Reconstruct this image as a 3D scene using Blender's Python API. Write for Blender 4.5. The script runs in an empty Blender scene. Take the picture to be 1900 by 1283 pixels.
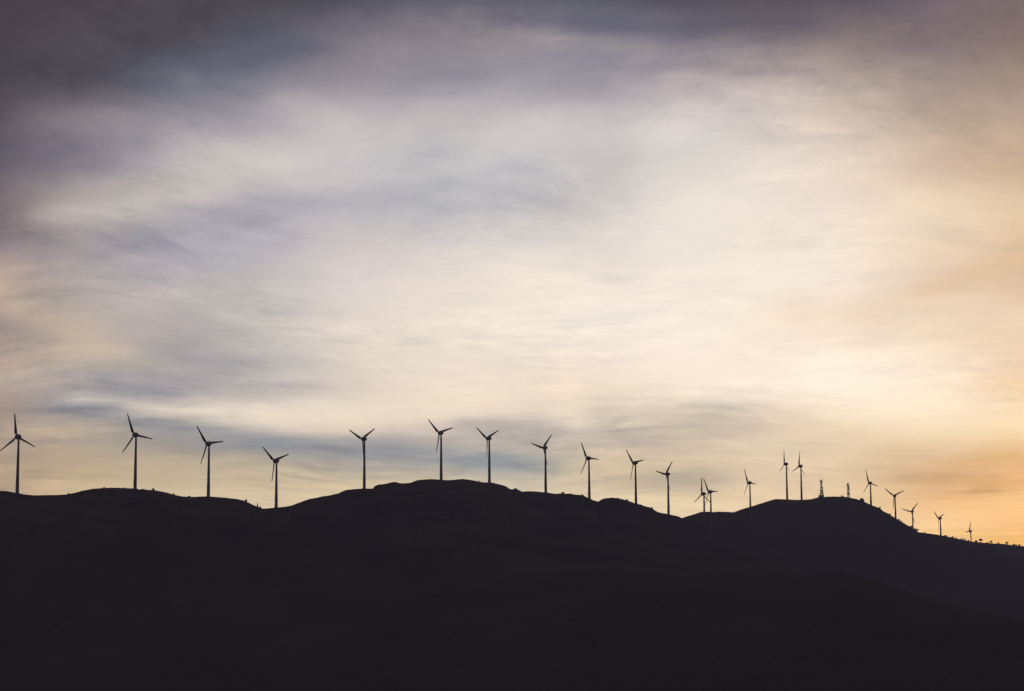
import bpy, bmesh, math, random
import numpy as np
from mathutils import Vector, Matrix, noise as mnoise

random.seed(7)
scene = bpy.context.scene
col = scene.collection
R = math.radians

# ------------------------------------------------------------------ camera
F_PX, W_PX, H_PX = 3100.0, 1900.0, 1283.0
CAM_Z = 110.0
PITCH, ROLL = R(6.3), 0.006
fw = Vector((0, math.cos(PITCH), math.sin(PITCH)))
r0 = Vector((1, 0, 0))
u0 = Vector((0, -math.sin(PITCH), math.cos(PITCH)))
rt = r0 * math.cos(ROLL) - u0 * math.sin(ROLL)
up = u0 * math.cos(ROLL) + r0 * math.sin(ROLL)
cam_d = bpy.data.cameras.new("camera")
cam = bpy.data.objects.new("camera", cam_d)
col.objects.link(cam)
M = Matrix((rt, up, -fw)).transposed().to_4x4()
M.translation = Vector((0, 0, CAM_Z))
cam.matrix_world = M
cam_d.sensor_width = 36.0
cam_d.lens = 36.0 * F_PX / W_PX
cam_d.clip_start = 0.1
cam_d.clip_end = 60000.0
scene.camera = cam


def at(px, py, depth):
    """world point on the line of sight through a photo pixel, at a depth in metres"""
    d = fw + rt * ((px - W_PX / 2) / F_PX) + up * ((H_PX / 2 - py) / F_PX)
    return Vector((0, 0, CAM_Z)) + d * depth


# ------------------------------------------------------------------ helpers
def tag(o, label=None, cat=None, group=None, kind=None):
    if label: o["label"] = label
    if cat: o["category"] = cat
    if group: o["group"] = group
    if kind: o["kind"] = kind
    return o


def obj(name, bm, mat, parent=None, smooth=False):
    me = bpy.data.meshes.new(name)
    bm.to_mesh(me)
    bm.free()
    if smooth:
        me.polygons.foreach_set("use_smooth", [True] * len(me.polygons))
    me.materials.append(mat)
    o = bpy.data.objects.new(name, me)
    col.objects.link(o)
    if parent is not None: o.parent = parent
    return o


def empty(name, loc, rz=0.0):
    o = bpy.data.objects.new(name, None)
    o.empty_display_size = 1.0
    o.location = loc
    o.rotation_euler = (0, 0, rz)
    col.objects.link(o)
    return o


def lathe(bm, prof, n=24, axis="Z", off=(0, 0, 0)):
    """revolve (radius, position) pairs round an axis"""
    rings = []
    for r, h in prof:
        ring = []
        if r < 1e-6:
            v = (0, 0, h) if axis == "Z" else (0, h, 0)
            ring = [bm.verts.new(Vector(v) + Vector(off))]
        else:
            for k in range(n):
                a = 2 * math.pi * k / n
                c, s = r * math.cos(a), r * math.sin(a)
                v = (c, s, h) if axis == "Z" else (c, h, -s)
                ring.append(bm.verts.new(Vector(v) + Vector(off)))
        rings.append(ring)
    for a, b in zip(rings, rings[1:]):
        if len(a) == 1 and len(b) == 1: continue
        for k in range(n):
            k2 = (k + 1) % n
            if len(a) == 1: bm.faces.new((a[0], b[k2], b[k]))
            elif len(b) == 1: bm.faces.new((a[k], a[k2], b[0]))
            else: bm.faces.new((a[k], a[k2], b[k2], b[k]))
    for ring, flip in ((rings[0], True), (rings[-1], False)):
        if len(ring) > 2:
            bm.faces.new(list(reversed(ring)) if flip else ring)
    bmesh.ops.recalc_face_normals(bm, faces=bm.faces[:])


def bar(bm, p, q, r, n=6):
    p, q = Vector(p), Vector(q)
    d = (q - p).normalized()
    x = d.orthogonal().normalized()
    y = d.cross(x)
    a = [bm.verts.new(p + (x * math.cos(t) + y * math.sin(t)) * r) for t in [2 * math.pi * k / n for k in range(n)]]
    b = [bm.verts.new(q + (x * math.cos(t) + y * math.sin(t)) * r) for t in [2 * math.pi * k / n for k in range(n)]]
    for k in range(n):
        bm.faces.new((a[k], a[(k + 1) % n], b[(k + 1) % n], b[k]))
    bm.faces.new(list(reversed(a)))
    bm.faces.new(b)


def box(bm, c, s, rz=0.0, bevel=0.0):
    m = Matrix.Translation(c) @ Matrix.Rotation(rz, 4, "Z") @ Matrix.Diagonal((s[0], s[1], s[2], 1))
    g = bmesh.ops.create_cube(bm, size=1.0, matrix=m)
    if bevel:
        es = list({e for v in g["verts"] for e in v.link_edges})
        bmesh.ops.bevel(bm, geom=es, offset=bevel, segments=2, affect="EDGES", profile=0.5)


# ------------------------------------------------------------------ materials
def material(name, c1, c2, scale, rough=0.9, bump=0.0, detail=6.0, coords="Object", spec=0.2):
    m = bpy.data.materials.new(name)
    m.use_nodes = True
    nt = m.node_tree
    b = nt.nodes["Principled BSDF"]
    tc = nt.nodes.new("ShaderNodeTexCoord")
    n1 = nt.nodes.new("ShaderNodeTexNoise")
    n1.inputs["Scale"].default_value = scale
    n1.inputs["Detail"].default_value = detail
    n1.inputs["Roughness"].default_value = 0.62
    nt.links.new(tc.outputs[coords], n1.inputs["Vector"])
    cr = nt.nodes.new("ShaderNodeValToRGB")
    cr.color_ramp.elements[0].position = 0.36
    cr.color_ramp.elements[0].color = (*c1, 1)
    cr.color_ramp.elements[1].position = 0.64
    cr.color_ramp.elements[1].color = (*c2, 1)
    nt.links.new(n1.outputs["Fac"], cr.inputs["Fac"])
    nt.links.new(cr.outputs["Color"], b.inputs["Base Color"])
    b.inputs["Roughness"].default_value = rough
    b.inputs["Specular IOR Level"].default_value = spec
    if bump:
        bp = nt.nodes.new("ShaderNodeBump")
        bp.inputs["Strength"].default_value = 1.0
        bp.inputs["Distance"].default_value = bump
        nt.links.new(n1.outputs["Fac"], bp.inputs["Height"])
        nt.links.new(bp.outputs["Normal"], b.inputs["Normal"])
    return m


def hill_material():
    m = bpy.data.materials.new("hill_scrub")
    m.use_nodes = True
    nt = m.node_tree
    b = nt.nodes["Principled BSDF"]
    tc = nt.nodes.new("ShaderNodeTexCoord")
    big = nt.nodes.new("ShaderNodeTexNoise")
    big.inputs["Scale"].default_value = 0.011
    big.inputs["Detail"].default_value = 8
    big.inputs["Roughness"].default_value = 0.65
    fine = nt.nodes.new("ShaderNodeTexNoise")
    fine.inputs["Scale"].default_value = 0.16
    fine.inputs["Detail"].default_value = 5
    for n in (big, fine): nt.links.new(tc.outputs["Object"], n.inputs["Vector"])
    ramp = nt.nodes.new("ShaderNodeValToRGB")
    e = ramp.color_ramp.elements
    e[0].position, e[0].color = 0.38, (0.090, 0.070, 0.068, 1)      # scrub and thorn
    e[1].position, e[1].color = 0.66, (0.122, 0.094, 0.088, 1)      # dry grass and bare soil
    nt.links.new(big.outputs["Fac"], ramp.inputs["Fac"])
    ramp2 = nt.nodes.new("ShaderNodeValToRGB")
    e = ramp2.color_ramp.elements
    e[0].position, e[0].color = 0.42, (0.87, 0.87, 0.87, 1)         # single bushes
    e[1].position, e[1].color = 0.55, (1, 1, 1, 1)
    nt.links.new(fine.outputs["Fac"], ramp2.inputs["Fac"])
    mul = nt.nodes.new("ShaderNodeMix")
    mul.data_type, mul.blend_type = "RGBA", "MULTIPLY"
    mul.inputs["Factor"].default_value = 1.0
    nt.links.new(ramp.outputs["Color"], mul.inputs["A"])
    nt.links.new(ramp2.outputs["Color"], mul.inputs["B"])
    nt.links.new(mul.outputs["Result"], b.inputs["Base Color"])
    b.inputs["Roughness"].default_value = 1.0
    b.inputs["Specular IOR Level"].default_value = 0.0
    bp = nt.nodes.new("ShaderNodeBump")
    bp.inputs["Distance"].default_value = 0.7
    bp.inputs["Strength"].default_value = 0.6
    nt.links.new(fine.outputs["Fac"], bp.inputs["Height"])
    nt.links.new(bp.outputs["Normal"], b.inputs["Normal"])
    return m


M_HILL = hill_material()
M_TRACK = material("pale_gravel", (0.20, 0.19, 0.18), (0.34, 0.32, 0.30), 0.5, 1.0)
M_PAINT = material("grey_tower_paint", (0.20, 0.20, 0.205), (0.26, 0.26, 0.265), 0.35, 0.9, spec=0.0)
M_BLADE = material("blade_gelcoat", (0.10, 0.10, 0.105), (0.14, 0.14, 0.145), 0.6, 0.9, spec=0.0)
M_STEEL = material("galvanised_steel", (0.20, 0.20, 0.21), (0.32, 0.32, 0.33), 2.0, 0.6)
M_DARK = material("dark_antenna", (0.05, 0.05, 0.055), (0.09, 0.09, 0.095), 2.0, 0.6)
M_RED = material("red_oxide_steel", (0.30, 0.10, 0.08), (0.40, 0.14, 0.11), 2.0, 0.7)
M_WALL = material("rendered_wall", (0.22, 0.21, 0.20), (0.32, 0.30, 0.28), 1.2, 0.95)
M_ROOF = material("fibre_cement_roof", (0.10, 0.09, 0.085), (0.16, 0.14, 0.13), 1.5, 0.9)
M_LEAF = material("scrub_leaf", (0.030, 0.038, 0.020), (0.065, 0.072, 0.035), 1.3, 0.8)
M_BARK = material("bark", (0.05, 0.04, 0.03), (0.10, 0.08, 0.06), 3.0, 0.95)
M_ROCK = material("grey_rock", (0.10, 0.09, 0.085), (0.18, 0.165, 0.15), 0.9, 0.95, bump=0.15)
M_LAMP = material("red_lens", (0.30, 0.03, 0.02), (0.42, 0.05, 0.03), 4.0, 0.3)

# ------------------------------------------------------------------ turbines as measured
# hub x, hub y, three blade angles (clockwise from up), yaw against the line of sight, base x, base y, depth
TURB = [
    (31.0, 811.2, -7, 35, 32.1, 914.9, 1540),
    (248.9, 807.7, -22, 37, 250.6, 906.6, 1610),
    (384.1, 823.9, -38, 42, 386.1, 922.6, 1655),
    (509.4, 855.6, -50, 44, 512.2, 943.1, 1715),
    (672.8, 815.2, -64, 42, 675.6, 908.9, 1825),
    (815.1, 804.0, -48, 42, 818.4, 890.8, 1855),
    (904.1, 814.0, -57, 48, 908.3, 896.9, 1905),
    (1008.4, 831.3, -77, 48, 1012.5, 914.9, 1980),
    (1089.2, 850.9, -28, 49, 1093.8, 926.9, 2015),
    (1175.4, 859.6, -41, 53, 1180.1, 935.7, 2075),
    (1235.9, 880.3, -80, 53, 1241.0, 956.2, 2150),
    (1302.6, 917.0, 0, 57, 1307.1, 990.0, 2230),
    (1315.1, 913.1, -32, 56, 1319.1, 986.0, 2290),
    (1388.0, 896.3, -26, 59, 1392.9, 967.1, 2390),
    (1455.7, 861.5, -2, 66, 1460.9, 927.2, 2560),
    (1482.8, 865.5, 8, 58, 1487.7, 928.1, 2545),
    (1612.4, 896.7, -17, 49, 1616.3, 937.0, 2728),
    (1658.8, 920.6, -54, 33, 1661.9, 962.2, 2842),
    (1691.1, 949.7, -76, 38, 1694.9, 982.9, 3020),
    (1741.9, 962.3, -52, 60, 1745.8, 993.6, 3060),
    (1798.7, 985.8, 25, 65, 1802.5, 1004.2, 3560),
]

# ------------------------------------------------------------------ terrain
CREST_A = [0,911.4,12,911.6,25,913.5,36,915.7,50,918.3,63,919.5,86,919,107,919,122,918,137,915.2,154,910.6,172,907.7,189,906.3,
206,905.3,223,905.6,240,906.6,251,907.3,259,908.7,265,907.3,273,909.4,281,909.7,287,910.2,300,912.8,309,914.5,318,917.4,
329,920.3,338,922,355,922.7,370,922.2,386,922.2,403,922.9,420,924.5,437,926.5,451,928.9,459,932.3,468,936.6,475,939.7,
483,943.1,489,944.5,497,943.7,512,942.3,528,940.9,540,938.9,551,934.6,562,930.6,572,927.4,586,924.6,600,921.5,609,920.3,
616,918.6,628,915.7,639,910.6,645,909.2,657,907.8,668,907.3,675,907.3,685,907.2,692,907.2,695,902.5,701,899.8,711,898.8,
718,897.4,727,895.3,733,894.8,738,896,743,897.4,754,897.2,763,896,770,892.9,776,891,789,890.2,806,889.8,820,890.7,
832,891.4,840,890.9,849,889.8,859,889.1,868,890.2,880,892.2,891,894.3,900,895.7,914,896,923,898.1,933,900.6,940,903.2,
944,906.6,949,908.3,958,908,965,910.2,969,912.6,976,911.8,987,912,1001,913.1,1012,914.2,1021,915.5,1029,916.9,1036,916.6,
1044,915.7,1050,916.9,1056,916.2,1066,918.3,1075,919.1,1083,920.3,1090,923.8,1095,926.3,1101,928.6,1110,931.5,1116,927.8,
1121,926,1131,924.5,1138,923.7,1146,925.4,1157,927.4,1165,929.1,1171,931.7,1179,935.1,1188,936.7,1196,939.8,1205,941.7,
1210,943.4,1215,947.7,1221,951.1,1230,953.5,1241,955.5,1250,957.3,1258,959.1,1264,961.9,1275,965.2,1285,968.5,1296,973,
1306,977.2,1319,984.3,1340,993,1370,1010,1400,1028,1450,1054,1500,1080,1600,1120,1750,1160,1900,1190]
CREST_B = [800,992,1000,985,1150,978,1220,968,1264,961.9,1275,958.3,1287,954.9,1299,950.9,1304,949.9,1315,950,1325,950.9,
1332,950,1344,950,1354,950.5,1361,950.9,1366,949.2,1375,945.7,1387,942,1396,939.6,1406,936.3,1418,932.5,1430,928.9,
1437,926.9,1444,926.4,1458,927.2,1474,927.6,1489,927.7,1500,927.2,1508,926,1517,923.4,1523,922.2,1533,922.2,1543,921.6,
1556,921.8,1565,922.2,1575,923.2,1584,925.2,1593,927.7,1597,928.4,1603,931.4,1611,934.8,1617,937.7,1626,941.1,1633,944.1,
1638,948.9,1648,954,1655,958.5,1662,962.9,1669,966.9,1676,970.8,1684,975.2,1693,978.5,1699,984.1,1705,988.1,1715,989.1,
1727,990.8,1740,992.6,1753,995,1766,997.8,1780,1000.6,1794,1003.4,1804,1005.2,1815,1006.6,1829,1007.7,1846,1009,
1865,1010.1,1878,1011.8,1888,1012.6,1900,1014,1960,1019]
CREST_C = [700,1190,900,1120,1020,1096,1100,1084,1180,1078,1260,1074,1350,1075,1420,1072.5,1480,1066,1530,1062.5,1580,1066,
1640,1084,1720,1110,1800,1130,1900,1152]
DEPTH_A = [(0, 1535), (33, 1540), (250, 1610), (387, 1655), (512, 1715), (675, 1825), (818, 1855), (908, 1905), (1012, 1980),
           (1093, 2015), (1180, 2075), (1241, 2150), (1285, 2120), (1320, 2040), (1400, 1880), (1500, 1700), (1900, 1450)]
DEPTH_B = [(800, 2700), (1264, 2620), (1330, 2640), (1400, 2590), (1460, 2560), (1487, 2545), (1560, 2620), (1616, 2690),
           (1662, 2790), (1695, 2900), (1745, 2990), (1803, 3350), (1900, 3600), (1960, 3700)]
DEPTH_C = [(700, 1050), (1100, 1150), (1530, 1200), (1900, 1150)]


def crest(pts, dep):
    az, rr, zz = [], [], []
    xs, ys = pts[0::2], pts[1::2]
    for x, y in zip(xs, ys):
        d = float(np.interp(x, [p[0] for p in dep], [p[1] for p in dep]))
        P = at(x, y, d)
        az.append(math.degrees(math.atan2(P.x, P.y)))
        rr.append(math.hypot(P.x, P.y))
        zz.append(P.z)
    return az, rr, zz


def extend(c, left, right):
    az, rr, zz = c
    la, lr, lz = zip(*left)
    ra, r_, rz = zip(*right)
    return (np.array(list(la) + az + list(ra)), np.array(list(lr) + rr + list(r_)), np.array(list(lz) + zz + list(rz)))


KA = extend(crest(CREST_A, DEPTH_A),
            [(-180, 1600, 70), (-110, 1700, 95), (-75, 1500, 130), (-50, 1350, 168), (-35, 1420, 190), (-24, 1480, 176), (-19.5, 1510, 158)],
            [(24, 1400, 20), (60, 1500, 25), (110, 1600, 60), (180, 1600, 70)])
KB = extend(crest(CREST_B, DEPTH_B),
            [(-180, 2600, 60), (-60, 2700, 90), (-20, 2750, 95)],
            [(22, 3900, 60), (30, 3800, 40), (60, 3200, 60), (110, 2800, 70), (180, 2600, 60)])
KC = extend(crest(CREST_C, DEPTH_C),
            [(-180, 1100, 40), (-60, 1050, 18), (-18, 1030, 12), (-10, 1040, 20)],
            [(26, 1150, 40), (60, 1100, 40), (180, 1100, 40)])


def knots(az):
    """range and height of the control rows, for an array of azimuths in degrees"""
    az = np.atleast_1d(np.asarray(az, float))
    f = lambda K, i: np.interp(az, K[0], K[i])
    rA, zA, rB, zB, rC, zC = f(KA, 1), f(KA, 2), f(KB, 1), f(KB, 2), f(KC, 1), f(KC, 2)
    one = np.ones_like(az)
    rD = rC + 0.35 * (rA - rC)
    zD = np.minimum(zA, zC) + 0.12 * np.maximum(zA - zC, 0) - 8
    rE = rA + 0.45 * (rB - rA)
    zE = np.minimum(zA, zB) - 6
    rows = [(3 * one, (CAM_Z - 1.7) * one), (25 * one, (CAM_Z - 3.6) * one), (100 * one, (CAM_Z - 14) * one),
            (400 * one, 46 * one), (760 * one, 14 * one), (rC, zC), (rD, zD), (rA, zA), (rE, zE), (rB, zB),
            (rB + 110, zB - 20), (rB + 420, zB - 75), (4450 * one, 8 * one), (5000 * one, 0 * one)]
    return np.array([r[0] for r in rows]), np.array([r[1] for r in rows])      # (k, n)


def pchip(X, Y, q):
    """monotone cubic through (k, n) knots, at q (m, n)"""
    h = np.diff(X, axis=0)
    s = np.diff(Y, axis=0) / h
    d = np.zeros_like(Y)
    w1, w2 = 2 * h[1:] + h[:-1], h[1:] + 2 * h[:-1]
    same = s[:-1] * s[1:] > 0
    with np.errstate(divide="ignore", invalid="ignore"):
        hm = (w1 + w2) / (w1 / s[:-1] + w2 / s[1:])
    d[1:-1] = np.where(same, hm, 0)
    d[0], d[-1] = s[0], s[-1]
    out = np.empty_like(q)
    n = X.shape[1]
    ar = np.arange(n)
    for k in range(q.shape[0]):
        i = np.clip((X <= q[k]).sum(0) - 1, 0, X.shape[0] - 2)
        hh = h[i, ar]
        t = np.clip((q[k] - X[i, ar]) / hh, 0, 1)
        out[k] = ((2 * t**3 - 3 * t**2 + 1) * Y[i, ar] + (t**3 - 2 * t**2 + t) * hh * d[i, ar]
                  + (-2 * t**3 + 3 * t**2) * Y[i + 1, ar] + (t**3 - t**2) * hh * d[i + 1, ar])
    return out


def rough(x, y, r, rA, rB, rC):
    """spurs, gullies and small knolls, dying out on the ridge lines"""
    w = min(1.0, abs(r - rA) / 160.0, abs(r - rB) / 160.0, abs(r - rC) / 160.0) * min(1.0, max(0.0, r - 60) / 300.0)
    g = mnoise.fractal(Vector((x * 0.0052, y * 0.0030, 3.1)), 1.0, 2.1, 4)
    e = mnoise.noise(Vector((x * 0.06, y * 0.06, 8.0)))
    return 8.5 * w * g + 0.34 * e * min(1.0, max(0.0, r - 150) / 400.0)


def ground(x, y):
    az = math.degrees(math.atan2(x, y))
    r = math.hypot(x, y)
    X, Y = knots(az)
    z = float(pchip(X, Y, np.array([[r]]))[0, 0])
    return z + rough(x, y, r, X[7, 0], X[9, 0], X[5, 0])


def build_terrain():
    fine = np.linspace(-19, 19, 1300)
    left = np.concatenate([np.arange(-180, -60, 6.0), np.arange(-60, -30, 2.0), np.arange(-30, -19, 0.35)])
    right = np.concatenate([np.arange(19.35, 30, 0.35), np.arange(30, 60, 2.0), np.arange(60, 180, 6.0)])
    az = np.concatenate([left, fine, right])
    n = len(az)
    X, Y = knots(az)
    sub = [3, 3, 5, 6, 12, 14, 18, 16, 18, 10, 8, 6, 6]
    q = [X[0]]
    for k, s in enumerate(sub):
        for j in range(1, s + 1):
            t = j / s
            if k in (5, 6, 7, 8): t = t * t * (3 - 2 * t)       # rows crowd towards the ridge lines
            q.append(X[k] + (X[k + 1] - X[k]) * t)
    q = np.array(q)
    Z = pchip(X, Y, q)
    m = len(q)
    a = np.radians(az)
    PX, PY = q * np.sin(a), q * np.cos(a)
    verts = []
    for k in range(m):
        for j in range(n):
            x, y = PX[k, j], PY[k, j]
            verts.append((x, y, Z[k, j] + rough(x, y, q[k, j], X[7, j], X[9, j], X[5, j])))
    c0 = len(verts)
    verts.append((0, 0, CAM_Z - 1.65))
    faces = []
    for k in range(m - 1):
        b0, b1 = k * n, (k + 1) * n
        for j in range(n):
            j2 = (j + 1) % n
            faces.append((b0 + j, b1 + j, b1 + j2, b0 + j2))
    for j in range(n): faces.append((c0, j, (j + 1) % n))
    me = bpy.data.meshes.new("hills")
    me.from_pydata(verts, [], faces)
    me.polygons.foreach_set("use_smooth", [True] * len(me.polygons))
    me.materials.append(M_HILL)
    me.update()
    bm = bmesh.new()
    bm.from_mesh(me)
    bmesh.ops.recalc_face_normals(bm, faces=bm.faces[:])
    bm.to_mesh(me)
    bm.free()
    if me.polygons[len(me.polygons) - 1].normal.z < 0: me.flip_normals()
    o = bpy.data.objects.new("hills", me)
    col.objects.link(o)
    tag(o, kind="structure")
    return o


# -- place begins
build_terrain()


def strip(name, pts, width, mat):
    """a graded track laid on the slope"""
    bm = bmesh.new()
    P = []
    for (x, y), (x2, y2) in zip(pts, pts[1:]):
        steps = max(2, int(math.hypot(x2 - x, y2 - y) / 3))
        P += [(x + (x2 - x) * k / steps, y + (y2 - y) * k / steps) for k in range(steps)]
    P.append(pts[-1])
    rows = []
    for i, (x, y) in enumerate(P):
        a, b = P[max(0, i - 1)], P[min(len(P) - 1, i + 1)]
        t = Vector((b[0] - a[0], b[1] - a[1], 0)).normalized()
        nrm = Vector((-t.y, t.x, 0))
        w = width * (0.85 + 0.3 * mnoise.noise(Vector((x * .05, y * .05, 1))))
        rows.append([bm.verts.new((x + nrm.x * w * s, y + nrm.y * w * s,
                                   ground(x + nrm.x * w * s, y + nrm.y * w * s) + 0.22)) for s in (-.5, -.17, .17, .5)])
    for a, b in zip(rows, rows[1:]):
        for k in range(3): bm.faces.new((a[k], a[k + 1], b[k + 1], b[k]))
    bmesh.ops.recalc_face_normals(bm, faces=bm.faces[:])
    return tag(obj(name, bm, mat, smooth=True), kind="structure")


def hit(px, py, d0, d1, step=2.0):
    """where a line of sight meets the ground between two depths"""
    d = d0
    while d < d1:
        P = at(px, py, d)
        if P.z <= ground(P.x, P.y): return P
        d += step
    P = at(px, py, d1)
    return Vector((P.x, P.y, ground(P.x, P.y)))


def skyline(px, d0, d1, step=8.0):
    """the point of the ground that stands highest in the view at a photo column, between two depths"""
    best, bp = -9.0, None
    d = d0
    while d <= d1:
        P = at(px, 950, d)
        z = ground(P.x, P.y)
        e = (z - CAM_Z) / math.hypot(P.x, P.y)
        if e > best: best, bp = e, Vector((P.x, P.y, z))
        d += step
    return bp


# ------------------------------------------------------------------ wind turbines
ROTOR_R, HUB_H, OVERHANG = 22.0, 52.0, 3.0


def blade_bm():
    bm = bmesh.new()
    secs = [(0.9, 1.3, 1.0, 0), (1.8, 1.35, 0.95, 14), (3.2, 2.3, 0.55, 22), (4.6, 2.7, 0.40, 19), (7, 2.4, 0.32, 15),
            (10, 2.05, 0.28, 11), (13.5, 1.7, 0.26, 8), (17, 1.4, 0.24, 6), (20, 1.15, 0.22, 4), (21.5, 0.95, 0.2, 3), (22.0, 0.45, 0.2, 3)]
    rings = []
    n = 14
    for r, ch, th, tw in secs:
        ring = []
        for k in range(n):
            a = 2 * math.pi * k / n
            if th > 0.9:
                x, y = ch / 2 * math.cos(a), ch / 2 * th * math.sin(a)
            else:
                u = 0.5 - 0.5 * math.cos(a)                 # 0 at the leading edge
                t = 5 * th * (0.2969 * math.sqrt(u) - 0.126 * u - 0.3516 * u**2 + 0.2843 * u**3 - 0.1036 * u**4)
                x, y = (0.3 - u) * ch, (t if a <= math.pi else -t) * ch
            c, s = math.cos(R(tw + 9)), -math.sin(R(tw + 9))
            ring.append(bm.verts.new((x * c - y * s, x * s + y * c, r)))
        rings.append(ring)
    for a, b in zip(rings, rings[1:]):
        for k in range(n): bm.faces.new((a[k], a[(k + 1) % n], b[(k + 1) % n], b[k]))
    bm.faces.new(rings[0])
    bm.faces.new(rings[-1])
    bmesh.ops.recalc_face_normals(bm, faces=bm.faces[:])
    return bm


def make_turbine():
    root = empty("wind_turbine", (0, 0, 0))
    bm = bmesh.new()
    prof = [(1.95, -4.0), (1.95, 0.35), (1.6, 0.5)]
    for k in range(1, 13):
        t = k / 12
        prof.append((1.6 + (0.86 - 1.6) * t + 0.10 * (1 - t) ** 4, 0.5 + (HUB_H - 2.2) * t))
    lathe(bm, prof, 28)
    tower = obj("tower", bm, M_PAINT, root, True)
    bm = bmesh.new()
    lathe(bm, [(0, -3.4), (0.6, -3.3), (1.2, -2.8), (1.75, -1.9), (2.15, -0.9), (2.4, 0.1), (2.55, 0.7), (2.55, 1.5), (2.3, 1.75), (2.0, 1.8)], 28, "Y")
    lathe(bm, [(0.85, -2.3), (0.85, -1.2)], 20)
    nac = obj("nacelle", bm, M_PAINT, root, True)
    bm = bmesh.new()
    bar(bm, (0, -1.5, 1.4), (0, -1.5, 3.1), 0.07)
    bar(bm, (-0.45, -1.5, 2.85), (0.45, -1.5, 2.85), 0.05)
    lathe(bm, [(0.0, 2.9), (0.14, 2.95), (0.14, 3.2), (0.0, 3.3)], 10, "Z", (-0.45, -1.5, 0))
    lathe(bm, [(0.0, 2.9), (0.14, 2.95), (0.14, 3.2), (0.0, 3.3)], 10, "Z", (0.45, -1.5, 0))
    wm = obj("weather_mast", bm, M_LAMP, nac)
    bm = bmesh.new()
    lathe(bm, [(1.96, -1.15), (2.0, -0.3), (1.85, 0.5), (1.5, 1.15), (0.95, 1.6), (0.35, 1.8), (0, 1.85)], 28, "Y")
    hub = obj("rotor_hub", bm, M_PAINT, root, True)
    for k in range(3):
        b = obj("blade", blade_bm(), M_BLADE, hub, True) if k == 0 else b.copy()
        if k: col.objects.link(b); b.parent = hub
        b.rotation_euler = (0, 2 * math.pi * k / 3, 0)
    return root


def copy_tree(o, parent=None):
    kids = list(o.children)
    c = o.copy()
    col.objects.link(c)
    c.parent = parent
    for k in kids: copy_tree(k, c)
    return c


TURB_LABELS = [
    "grey wind turbine at the far left edge, one blade pointing almost straight up",
    "wind turbine on the broad left hilltop, lower blade down-left and right blade level",
    "wind turbine right of the left hilltop, left blade steeply raised",
    "wind turbine standing in the deep saddle between the two near hills",
    "wind turbine on the flat ledge left of the stepped rocky summit, rotor in a Y",
    "wind turbine on top of the highest near hill, its left blade reaching highest there",
    "wind turbine on the highest near hill's right shoulder, third blade hanging beside its tower",
    "wind turbine on the flat shoulder right of the near summit, one blade up-right, one left",
    "wind turbine left of the notch in the ridge, right blade level",
    "wind turbine on the rounded knoll just right of the notch, right blade slightly raised",
    "wind turbine lowest on the near ridge's right end, blades up-right and level-left",
    "left one of the overlapping turbine pair in the gap, one blade vertical",
    "right one of the overlapping turbine pair in the gap, one blade level to the right",
    "lone wind turbine whose pale tower foot shows against the far hill's left slope",
    "left and taller of the two turbines beside the far hilltop, narrow upright rotor",
    "right of the two turbines beside the far hilltop, nearest to the antenna masts",
    "wind turbine just right of the two antenna masts, blade up and one pointing down-right",
    "wind turbine half way down the far hill's right slope, rotor in a wide Y",
    "wind turbine low on the far hill's right slope, blades level-left and up-right",
    "small wind turbine on the low right ridge, two blades in a narrow V",
    "smallest, most distant wind turbine at far right beside the little trees",
]
proto = make_turbine()
trees_to_place = []
for i, (hx, hy, spin, yaw, bx, by, depth) in enumerate(TURB):
    if i in (13,):                                           # its foot stands in full view on a slope
        G = hit(bx, by, depth - 120, depth + 200)
        depth = (G - Vector((0, 0, CAM_Z))).dot(fw)
    hubP = at(hx, hy, depth)
    phi = math.degrees(math.atan2(hubP.x, hubP.y))
    rz = R(yaw - phi)
    face = Vector((-math.sin(rz), math.cos(rz), 0))
    base = hubP - face * OVERHANG
    gz = ground(base.x, base.y)
    h = hubP.z - gz
    if i in (11, 12, 16, 17, 18, 19, 20):                     # foot out of sight behind a rise
        print("hidden foot", i, round(h, 1))
    else:
        print("turbine", i, round(h, 1))
    t = proto if i == 0 else copy_tree(proto)
    t.location = (base.x, base.y, gz)
    t.rotation_euler = (0, 0, rz)
    tag(t, TURB_LABELS[i], "wind turbine", "wind turbines along the ridge")
    for c in t.children:
        if c.name.startswith("tower"): c.scale = (1, 1, h / HUB_H)
        elif c.name.startswith("nacelle"): c.location = (0, 0, h)
        elif c.name.startswith("rotor_hub"):
            c.location = (0, OVERHANG, h)
            c.rotation_euler = (0, R(spin), 0)

# ------------------------------------------------------------------ antenna masts, hut, pole
def lattice(bm, h, w0, w1, nb, z0=0.0, r=0.11, sides=4):
    lv = [(z0 + h * k / nb, w0 + (w1 - w0) * k / nb) for k in range(nb + 1)]
    cs = [(1, 1), (-1, 1), (-1, -1), (1, -1)]
    for (za, wa), (zb, wb) in zip(lv, lv[1:]):
        for k in range(4):
            a, b = cs[k], cs[(k + 1) % 4]
            bar(bm, (a[0] * wa / 2, a[1] * wa / 2, za), (a[0] * wb / 2, a[1] * wb / 2, zb), r)
            bar(bm, (a[0] * wa / 2, a[1] * wa / 2, za), (b[0] * wb / 2, b[1] * wb / 2, zb), r * .6)
            bar(bm, (b[0] * wa / 2, b[1] * wa / 2, za), (a[0] * wb / 2, a[1] * wb / 2, zb), r * .6)
            bar(bm, (a[0] * wb / 2, a[1] * wb / 2, zb), (b[0] * wb / 2, b[1] * wb / 2, zb), r * .6)


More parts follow.
